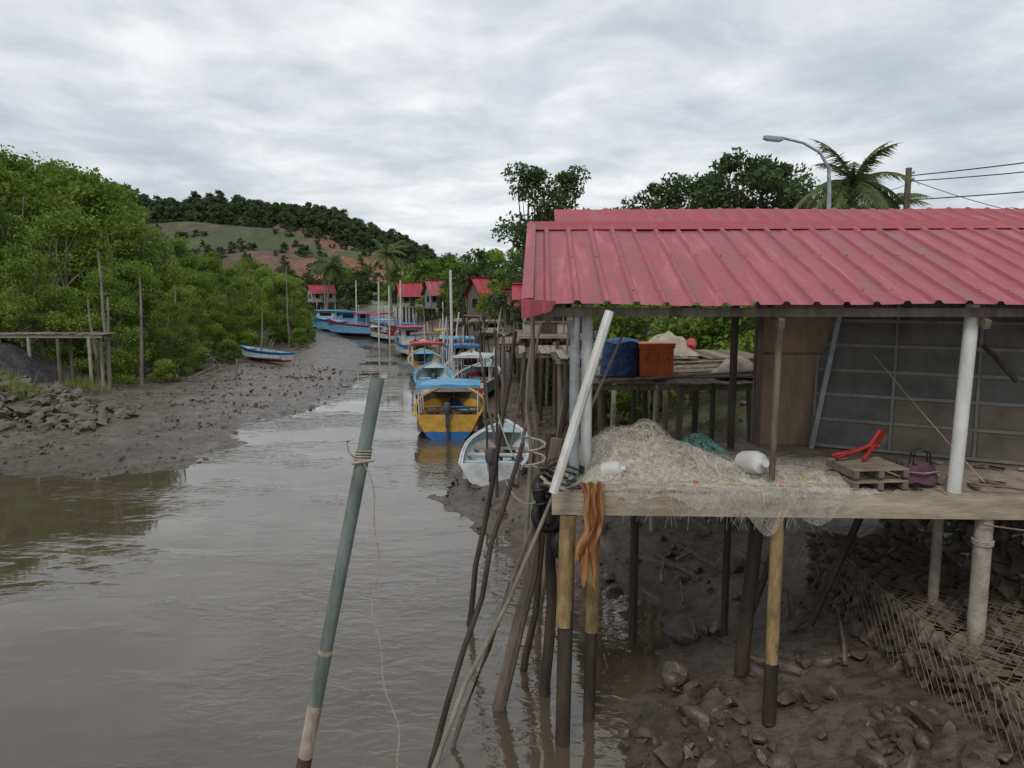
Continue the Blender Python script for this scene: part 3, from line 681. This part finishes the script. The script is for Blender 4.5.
# ------------------------------------------------------------ second deck etc
def stilt_deck(name,x0,x1,y0,y1,z,m=m_plank,rail=False):
    b=B(); n=int((x1-x0)/.2)
    for i in range(n):
        if random.random()<.06: continue
        b.box((x0+.1+i*.2,(y0+y1)/2+random.uniform(-.08,.08),z-.02+random.uniform(-.01,.01)),(.185,(y1-y0),.03),random.choice([m,m_wood]),(0,0,random.uniform(-.01,.01)))
    for y in(y0+.1,(y0+y1)/2,y1-.1): b.box(((x0+x1)/2,y,z-.1),(x1-x0+.2,.08,.1),m_wood)
    y=y0+.1
    while y<=y1:
        x=x0+.15
        while x<=x1:
            g_=gz(x,y)-.4; b.tube([(x+random.uniform(-.12,.12),y,g_),(x,y,z+(random.uniform(.0,.3) if rail else -.05))],random.uniform(.05,.075),random.choice([m_dwood,m_wood,m_dwood,m_conc]),8); x+=(x1-x0-.3)/max(1,round((x1-x0)/1.1))-.001
        y+=(y1-y0-.2)/max(1,round((y1-y0)/1.6))-.001
    return b.obj(name)
stilt_deck('stilt_jetty',1.5,5.0,14.2,17.0,3.28)
stilt_deck('stilt_jetty',1.1,6.0,17.6,20.0,3.45)
stilt_deck('stilt_jetty',.2,2.6,22,25,3.2,rail=True)
stilt_deck('stilt_jetty',-.5,2.4,29,33,3.0,rail=True)
stilt_deck('stilt_jetty',-1.8,1.6,40,45,2.8,rail=True)
stilt_deck('stilt_jetty',-4.5,0,54,60,2.8,rail=True)
b=B()
for i in range(12): b.tube(wob((1.3+random.uniform(0,.6),14.2+i*.25,3.3),(4.9,14.6+i*.2+random.uniform(-.4,.4),3.35+random.uniform(0,.12)),5,.02),.03,random.choice([m_wood,m_pale,m_plank]),6)
b.obj('timber_poles')
b=B()
b.box((0,0,.02),(.6,.44,.03),m_orange)
for s in(-1,1):
    b.box((s*.3,0,.3),(.02,.44,.58),m_orange); b.box((0,s*.22,.3),(.6,.02,.58),m_orange)
    b.box((0,s*.235,.57),(.66,.02,.07),m_orange); b.box((s*.32,0,.57),(.02,.5,.07),m_orange); b.box((0,s*.235,.32),(.62,.014,.03),m_orange)
    for x in(-.2,0,.2): b.box((x,s*.235,.3),(.025,.014,.5),m_orange)
b.box((0,0,.615),(.68,.52,.03),m_orange)
b.obj('orange_crate',None,(2.76,14.75,3.36))
b=B()
b.grid(24,14,lambda u,v:((.4-.06*v)*math.cos(6.2832*u)*(1+.08*mn.noise(Vector((math.cos(6.28*u)*2,math.sin(6.28*u)*2,v*3)))),.33*math.sin(6.2832*u)*(1-.1*v),.64*v+.03*math.sin(u*25)*v),m_tarp)
b.grid(24,4,lambda u,v:(.36*(1-v)*math.cos(6.2832*u),.31*(1-v)*math.sin(6.2832*u),.64+.1*v+.03*math.sin(u*25)*(1-v)),m_tarp)
b.obj('tarp_covered_drum',None,(2.12,14.9,3.36))
b=B(); b.grid(24,16,lambda u,v:(-.7+1.4*u,-.4+.8*v,.5*math.sin(math.pi*u)**.8*math.sin(math.pi*v)**.8*(1+.3*mn.noise(Vector((u*6,v*5,0))))),m_net); b.obj('fishing_net',None,(3.7,18.3,3.46))
b=B(); b.grid(24,16,lambda u,v:(-.5+1.0*u,-.4+.8*v,.35*math.sin(math.pi*u)**.8*math.sin(math.pi*v)**.8*(1+.3*mn.noise(Vector((u*6,v*5,3))))),m_net); b.obj('net_sack',None,(4.45,15.0,3.33))
b=B(); b.tube([(0,0,0),(.1,.3,.12),(.15,.6,.1)],[.12,.14,.1],m_redp,10); b.obj('fuel_can',None,(4.2,18.1,3.6))

# plain houses
def house(name,x,y,rz,w,d,h,z,mw,mr,stilt=True,rise=.9,ov=.4):
    G=group(name,(x,y,z),rz); b=B(); b.box((0,0,h/2),(w,d,h),mw); 
    b.arr([(-w/2,-d/2,h),(-w/2,d/2,h),(-w/2,0,h+rise)],[(0,1,2)],mw); b.arr([(w/2,-d/2,h),(w/2,d/2,h),(w/2,0,h+rise)],[(0,1,2)],mw); b.obj('walls',G)
    b=B(); k=rise*(d/2+ov)/(d/2)
    for s in(-1,1):
        n=int((w+2*ov)/.35); prof=[]
        for i in range(n):
            xx=-w/2-ov+i*.35; prof+=[(xx,0),(xx+.25,0),(xx+.29,.04),(xx+.33,.0)]
        vs=[(px,s*(d/2+ov),h+rise-k+pz+.04) for px,pz in prof]+[(px,0,h+rise+pz+.04) for px,pz in prof]; n_=len(prof)
        b.arr(vs,[(i,i+1,n_+i+1,n_+i) for i in range(n_-1)],mr)
    b.box((0,0,h+rise+.08),(w+2*ov,.25,.05),mr); b.obj('roof',G)
    b=B(); 
    for xx in(-w*.28,w*.25):
        b.box((xx,-d/2-.02,h*.58),(.6,.04,.6),m_win); b.box((xx,-d/2-.045,h*.58-.33),(.75,.05,.06),m_wood); b.box((xx,-d/2-.045,h*.58+.33),(.75,.05,.06),m_wood)
    b.box((-w/2-.02,0,h*.55),(.04,.7,.7),m_win); b.box((0,-d/2-.02,h*.42),(.6,.035,h*.8),m_dwood); b.obj('windows',G)
    if stilt:
        b=B(); b.box((0,-.3,-.06),(w+.6,d+1.4,.1),m_plank)
        for i in range(4):
            for j in range(3): b.tube([(-w/2+w*i/3,-d/2-.8+(d+.8)*j/2,-3),(-w/2+w*i/3,-d/2-.8+(d+.8)*j/2,-.1)],.07,m_dwood,7)
        b.obj('stilts',G)
house('stilt_house',1.3,28.5,0,1.8,2.4,1.3,3.45,m_wall,m_roofs,rise=.4)
house('stilt_house',.7,38,rad(15),1.8,2.0,1.4,2.9,m_wood,m_roof,rise=.7)
house('stilt_house',-2.2,62,rad(35),1.8,2.2,1.7,3.0,m_wood,m_roofs,rise=1.2)
house('stilt_house',-8.8,89,rad(25),1.8,2.4,1.7,3.0,m_wallb,m_roof,rise=1.3)
house('stilt_house',-12.4,94,rad(20),2.6,2.6,1.5,3.0,m_wall,m_roofs,rise=1.3)
house('stilt_house',-32.5,132,rad(30),4,3,1.6,3.0,m_wall,m_roofs,rise=1.2)
house('village_house',9,34,0,7,5,2.6,2.4,m_wall,m_roof,False)

# ------------------------------------------------------------ boats
def boat(name,x,y,rz,L_,W,H,bands,minn,canopy=None,motor=True,cabin=None,z=0,poles=0,pitch=0):
    G=group(name,(x,y,z-.12*H),rz); 
    if pitch: G.rotation_euler=(0,pitch,rz)
    b=B(); n=16; K=len(bands)
    def hw(t):
        w=W/2*(.86+.14*math.sin(math.pi/2*min(t/.45,1)))
        if t>.45: w*=max(.03,1-((t-.45)/.55)**2.3)
        return w
    def sh_(t): return H*(1+.5*t**2.2)
    def ke(t): return H*.45*t**5
    def P(t,f,s):
        w=hw(t)*(.35+.65*f**.55); z_=ke(t)+(sh_(t)-ke(t))*f
        return (s*w,-L_/2+L_*t+ .35*f*(t**3),z_)
    fr=[0]+[ (i+1)/K for i in range(K)]
    for s in(-1,1):
        for k in range(K):
            b.grid(n,1,lambda u,v:P(u,fr[k]+(fr[k+1]-fr[k])*v,s),bands[k])
    for k in range(K): b.grid(1,1,lambda u,v:P(0,fr[k]+(fr[k+1]-fr[k])*v,(u*2-1)),bands[k])
    b.grid(1,n,lambda u,v:P(v,0,(u*2-1)),bands[0])
    def I(t,s,z_): 
        w=max(.005,hw(t)-.07); return (s*w,-L_/2+.06+(L_-.16)*t+.3*t**3,z_)
    fl=H*.4
    for s in(-1,1):
        b.grid(n,1,lambda u,v:I(u,s,sh_(u)+(max(fl,ke(u)+.1)-sh_(u))*v),minn)
        b.grid(n,1,lambda u,v:(P(u,1,s) if v==0 else I(u,s,sh_(u)+.001)),bands[-1])
        b.tube([Vector(P(i/n,1,s)) for i in range(n+1)],.035,bands[-1],6)
    b.grid(1,n,lambda u,v:I(v,u*2-1,max(fl,ke(v)+.1)),minn)
    b.grid(1,1,lambda u,v:((u*2-1)*(hw(0)-.07),-L_/2+.06,fl+(H-fl)*v),minn)
    b.grid(1,1,lambda u,v:((u*2-1)*(hw(0)-.02),-L_/2+.06*v,H+.001),bands[-1])
    b.grid(2,4,lambda u,v:((u*2-1)*(hw(.78+.2*v)-.02),-L_/2+L_*(.78+.2*v)+.3*(.78+.2*v)**3,sh_(.78+.2*v)-.03),minn)
    b.obj('hull',G)
    b=B()
    for t in(.2,.42,.62): b.box((0,-L_/2+L_*t,H*.78),(hw(t)*2-.14,.24,.04),random.choice([m_plank,minn]))
    for i in range(9): b.box((random.uniform(-.3,.3)*W,random.uniform(-.35,.25)*L_,fl+.1),(.28,.25,.2),random.choice([m_white,m_orange,m_tarp,m_blk,m_net,m_wood]),(0,0,random.random()*3))
    b.obj('fittings',G)
    if motor:
        b=B(); y0=-L_/2-.12
        lathe(b,[(0,.0),(.12,0),(.15,.1),(.14,.28),(.09,.36),(0,.38)],m_dark,12,(0,y0,H+.08))
        b.box((0,y0,H-.15),(.1,.14,.5),m_dark); b.box((0,y0-.02,H-.6),(.07,.1,.6),m_dark); b.tube([(0,y0+.1,H+.2),(0,y0+.55,H+.25)],.02,m_blk,6); b.box((0,y0+.08,H-.02),(.2,.08,.22),m_steel)
        b.obj('outboard_motor',G)
    if canopy:
        mc,t0,t1,ch=canopy; b=B(); ya=-L_/2+L_*t0; yb=-L_/2+L_*t1; w=W*.43
        b.grid(8,4,lambda u,v:((u*2-1)*w,ya+(yb-ya)*v,H+ch+.1*math.cos((u-.5)*3)),mc)
        b.grid(8,4,lambda u,v:((u*2-1)*w,ya+(yb-ya)*v,H+ch-.03+.1*math.cos((u-.5)*3)),m_plank)
        for s in(-1,1):
            b.box((s*w,(ya+yb)/2,H+ch-.0),(.04,yb-ya+.02,.08),mc)
            for yy in(ya+.08,(ya+yb)/2,yb-.08): b.tube([(s*w*.93,yy,H*.8),(s*w*.95,yy,H+ch)],.022,m_white,6)
        for yy in (ya,yb): b.box((0,yy,H+ch+.03),(2*w,.04,.1),mc)
        b.obj('canopy',G)
    if cabin:
        b=B(); mcb,mr=cabin; b.box((0,-L_*.12,H+.55),(W*.7,L_*.28,1.3),mcb); b.box((0,-L_*.12,H+1.26),(W*.9,L_*.42,.08),mr)
        for s in(-1,1): b.box((s*(W*.35+.01),-L_*.12,H+.8),(.03,L_*.18,.4),m_win)
        b.box((0,-L_*.26-.015,H+.8),(W*.4,.03,.4),m_win); b.box((0,L_*.02+.015,H+.8),(W*.5,.03,.4),m_win); b.obj('cabin',G)
    if poles:
        b=B()
        for i in range(poles): 
            px=random.uniform(-.4,.4)*W; py=random.uniform(-.4,.4)*L_; b.tube([(px,py,.3),(px+random.uniform(-.2,.2),py,H+random.uniform(1.4,2.4))],.03,random.choice([m_white,m_wood]),6)
        b.obj('masts',G)
    return G
boat('small_boat',-.36,20.8,rad(-4),4.3,1.85,.66,[m_boatw,m_boatw,m_boatw],m_boatin,None,True,z=.12)
boat('fishing_boat',-2.25,27.9,rad(2),5.0,2.5,.95,[m_blue,m_blue,m_yellow,m_yellow,m_yellow],m_wood,(m_lblue,.12,.5,.85),True,z=.0)
boat('small_boat',-15.8,49.0,rad(60),3.9,1.5,.6,[m_redp,m_boatw,m_boatw,m_blue],m_boatin,None,False,z=.55,pitch=.05)
boat('fishing_boat',-1.6,36.5,rad(-8),6,2.0,.9,[m_redp,m_dark,m_redp,m_boatw],m_boatin,(m_boatw,.2,.5,1.0),True,z=.15,poles=2)
boat('fishing_boat',-3.9,38,rad(6),6,1.9,.85,[m_green,m_boatw,m_lblue],m_boatin,None,True,z=.0,poles=1)
boat('fishing_boat',-2.6,43.5,rad(-2),6.5,2.1,.95,[m_blue,m_redp,m_boatw],m_boatin,(m_blue,.15,.45,1.1),True,poles=2)
boat('fishing_boat',-5.2,46,rad(10),6.5,2.1,.9,[m_blue,m_yellow,m_yellow],m_lblue,(m_redp,.15,.45,1.1),True,poles=1)
boat('fishing_boat',-3.4,50,rad(4),6.5,2.1,.95,[m_redp,m_yellow,m_blue],m_wood,(m_lblue,.15,.5,1.1),True,poles=1)
boat('fishing_boat',-6.2,54,rad(8),7,2.2,1.0,[m_dark,m_green,m_redp],m_boatin,(m_wood,.15,.5,1.1),True,poles=2)
boat('fishing_boat',-5.0,59,rad(8),7,2.2,1.0,[m_blue,m_blue,m_boatw],m_boatin,(m_yellow,.15,.5,1.1),True,poles=1)
boat('fishing_boat',-8.2,61,rad(15),7,2.2,1.0,[m_redp,m_boatw,m_blue],m_boatin,None,True,cabin=(m_boatw,m_redp),poles=1)
boat('fishing_boat',-9.4,69,rad(15),7,2.2,1.0,[m_blue,m_yellow,m_redp],m_boatin,(m_blue,.15,.5,1.1),True,poles=1)
boat('fishing_boat',-16.5,84,rad(60),9,2.8,1.3,[m_dark,m_redp,m_blue,m_redp],m_lblue,(m_redp,.1,.5,1.3),False,poles=2)
boat('fishing_boat',-19.5,91,rad(60),10,3.0,1.3,[m_redp,m_blue,m_blue],m_lblue,None,False,cabin=(m_lblue,m_blue),poles=2)
boat('fishing_boat',-24,98,rad(65),10,3.0,1.3,[m_blue,m_lblue,m_blue],m_lblue,None,False,cabin=(m_boatw,m_lblue),poles=2)
boat('fishing_boat',-13,78,rad(30),7,2.2,1.0,[m_green,m_boatw,m_redp],m_boatin,(m_lblue,.1,.6,1.1),False,poles=1)

# mooring stakes along the bank
for i in range(38):
    y=random.uniform(17,70); xr=float(np.interp(y,[13,15.6,18,22,27,35,48,66],[.5,-.75,-1.9,-1.3,-1.2,-2.2,-5.2,-9.5]))
    x=xr+random.uniform(.8,3.2); h=random.uniform(2.6,4.6); z=gz(x,y)-.3
    b=B(); n=5; pts=wob((0,0,0),(random.uniform(-.6,.7),random.uniform(-.3,.3),h),n,.05)
    white=random.random()<.15 and y>30; m=m_white if white else random.choice([m_wood,m_dwood,m_pale]); r=.06 if white else random.uniform(.025,.05)
    b.tube(pts,[r*(1-.35*k/(n-1)) for k in range(n)],m,7); b.obj('mooring_stake',None,(x,y,z))
for x,y,h in((-3.1,40,6.0),(-3.9,50,5.8),(-9.6,66,5.8),(-12.5,72,5.8),(-11.8,74,5.4),(-17,84,6)):
    b=B(); b.tube([(0,0,-.6),(random.uniform(-.1,.1),0,h)],.07,m_white,8); b.obj('mooring_stake',None,(x,y,0))
for x,y,h in((-17.4,33,5.8),(-17.0,35,4.9),(-17.7,40.5,4.6),(-20.7,58,4.2),(-18.2,33.6,3.6),(-17.2,32.5,3.9),(-16.4,50,3.2),(-14.5,40,1.0),(-18.6,64,6.5)):
    b=B(); n=6; pts=wob((0,0,-.4),(random.uniform(-.25,.25),0,h),n,.06); b.tube(pts,[.09-.05*k/(n-1) for k in range(n)],m_pale,7)
    b.obj('wooden_post',None,(x,y,gz(x,y)))
# left jetty
b=B()
for i in range(26): b.box((-24+i*.28,32.2,3.18+random.uniform(-.02,.02)),(.26,1.1,.04),random.choice([m_wood,m_plank]))
for y in(31.75,32.65):
    b.box((-20.6,y,3.08),(7.3,.09,.12),m_plank)
    for x in(-23.5,-22.4,-21.2,-20.0,-18.8,-17.5): b.tube([(x,y,.8),(x,y,3.05)],.07,m_conc if random.random()<.7 else m_wood,8)
b.obj('wooden_jetty')
b=B()
for i in range(46):
    x=random.uniform(-20.5,-15.5);y=random.uniform(37,66); z=gz(x,y); a=random.uniform(0,3.14); l=random.uniform(.6,2.2)
    b.tube(wob((x,y,z+.03),(x+l*math.cos(a),y+l*math.sin(a),z+random.uniform(.05,.9)),4,.1),[.05,.04,.03,.015],m_pale,5)
b.obj('driftwood')
b=B()
for i in range(26):
    x=random.uniform(2.3,4.3);y=random.uniform(8.5,14); z=gz(x,y); a=random.uniform(0,3.14); l=random.uniform(.3,1.4)
    b.tube(wob((x,y,z+.03),(x+l*math.cos(a),y+l*math.sin(a),z+random.uniform(.05,.35)),4,.05),[.035,.03,.02,.01],m_wood,5)
b.obj('driftwood')

# ------------------------------------------------------------ street furniture
b=B(); pts=[(0,0,0),(0,0,3),(0,0,5.6),(-.05,0,6.5),(-.35,0,7.0),(-.9,0,7.3),(-1.55,0,7.45)]
b.tube(pts,[.1,.085,.07,.055,.045,.04,.04],m_steel,10); b.tube([(0,0,0),(0,0,.3)],.15,m_conc,12)
b.box((-1.85,0,7.44),(.6,.24,.1),m_steel,(0,.08,0)); b.box((-1.85,0,7.38),(.45,.18,.05),m_white,(0,.08,0)); b.obj('street_lamp',None,(10.1,25,2.3))
def upole(x,y,z,top):
    b=B(); b.tube([(0,0,0),(0,0,top-z)],[.15,.11],m_wood,10)
    for zz in(.2,.45): 
        b.box((.12,0,top-z-zz),(.16,.05,.05),m_steel); lathe(b,[(0,0),(.04,0),(.06,.06),(.03,.12),(0,.13)],m_white,8,(.2,0,top-z-zz))
    b.obj('utility_pole',None,(x,y,z))
upole(15.1,30,2.4,9.6); upole(25.0,9,2.4,9.8)
b=B()
b.tube(sag((15.1,30,9.3),(25.0,9,9.7),.35),.02,m_blk,4); b.tube(sag((15.1,30,9.1),(25.0,9,9.3),.45),.018,m_blk,4)
b.tube(sag((15.1,30,8.4),(25.0,9,8.4),.3),.02,m_blk,4); b.tube(sag((15.1,30,9.2),(17.5,26,7.4),.1),.012,m_blk,4); b.tube(sag((15.1,30,9.0),(10.2,25.2,8.4),.3),.012,m_blk,4)
b.tube(sag((15.1,30,7.8),(25.0,9,7.4),.3),.018,m_blk,4)
b.obj('power_lines')

# ------------------------------------------------------------ world, sun, camera
w=bpy.data.worlds.new('World'); scene.world=w; w.use_nodes=True; nt=w.node_tree; N=nt.nodes; L=nt.links
for n in list(N): N.remove(n)
out=N.new('ShaderNodeOutputWorld'); bg1=N.new('ShaderNodeBackground'); bg2=N.new('ShaderNodeBackground'); ms=N.new('ShaderNodeMixShader')
sk=N.new('ShaderNodeTexSky'); sk.sky_type='NISHITA'; sk.sun_disc=False; sk.sun_elevation=rad(52); sk.sun_rotation=rad(200)
bg1.inputs[1].default_value=.1; L.new(sk.outputs[0],bg1.inputs[0])
tc=N.new('ShaderNodeTexCoord'); s=N.new('ShaderNodeSeparateXYZ'); L.new(tc.outputs['Generated'],s.inputs[0])
def mth(op,a,b_=None,c=None):
    n=N.new('ShaderNodeMath'); n.operation=op
    for i,v in enumerate((a,b_,c)):
        if v is None: continue
        if isinstance(v,(int,float)): n.inputs[i].default_value=v
        else: L.new(v,n.inputs[i])
    return n.outputs[0]
zz=mth('ADD',mth('MAXIMUM',s.outputs[2],0.0),.13)
cb=N.new('ShaderNodeCombineXYZ'); L.new(mth('DIVIDE',s.outputs[0],zz),cb.inputs[0]); L.new(mth('DIVIDE',s.outputs[1],zz),cb.inputs[1])
def nz(sc,det,ro,off,dist=0,sx=1):
    mp=N.new('ShaderNodeMapping'); mp.inputs['Location'].default_value=(off,off*.7,0); mp.inputs['Scale'].default_value=(sx,1,1); L.new(cb.outputs[0],mp.inputs[0])
    n=N.new('ShaderNodeTexNoise'); n.inputs['Scale'].default_value=sc; n.inputs['Detail'].default_value=det; n.inputs['Roughness'].default_value=ro; n.inputs['Distortion'].default_value=dist
    L.new(mp.outputs[0],n.inputs['Vector']); return n.outputs[0]
a=nz(.5,4,.5,3.1,.3,.9); c=nz(2.2,9,.58,7.7,.25,1.1)
v=mth('ADD',mth('MULTIPLY',a,.5),mth('MULTIPLY',c,.5))
cr=N.new('ShaderNodeValToRGB'); L.new(v,cr.inputs[0]); e=cr.color_ramp.elements
e[0].position=.36; e[0].color=(.52,.57,.64,1); e[1].position=.62; e[1].color=(.97,.98,1.0,1)
x=e.new(.45); x.color=(.62,.665,.72,1); x=e.new(.53); x.color=(.77,.80,.835,1)
L.new(cr.outputs[0],bg2.inputs[0]); bg2.inputs[1].default_value=1.0
ms.inputs[0].default_value=.93; L.new(bg1.outputs[0],ms.inputs[1]); L.new(bg2.outputs[0],ms.inputs[2]); L.new(ms.outputs[0],out.inputs[0])
sd=bpy.data.lights.new('sun','SUN'); sd.energy=1.5; sd.angle=rad(15); sd.color=(1,.95,.88)
so=bpy.data.objects.new('sun',sd); scene.collection.objects.link(so); so.rotation_euler=(rad(38),0,rad(-20+0))
cd=bpy.data.cameras.new('camera'); cd.lens=27; cd.sensor_width=36; cd.clip_end=6000
co=bpy.data.objects.new('camera',cd); scene.collection.objects.link(co); co.location=(0,0,5); co.rotation_euler=(rad(83),0,0)
scene.camera=co
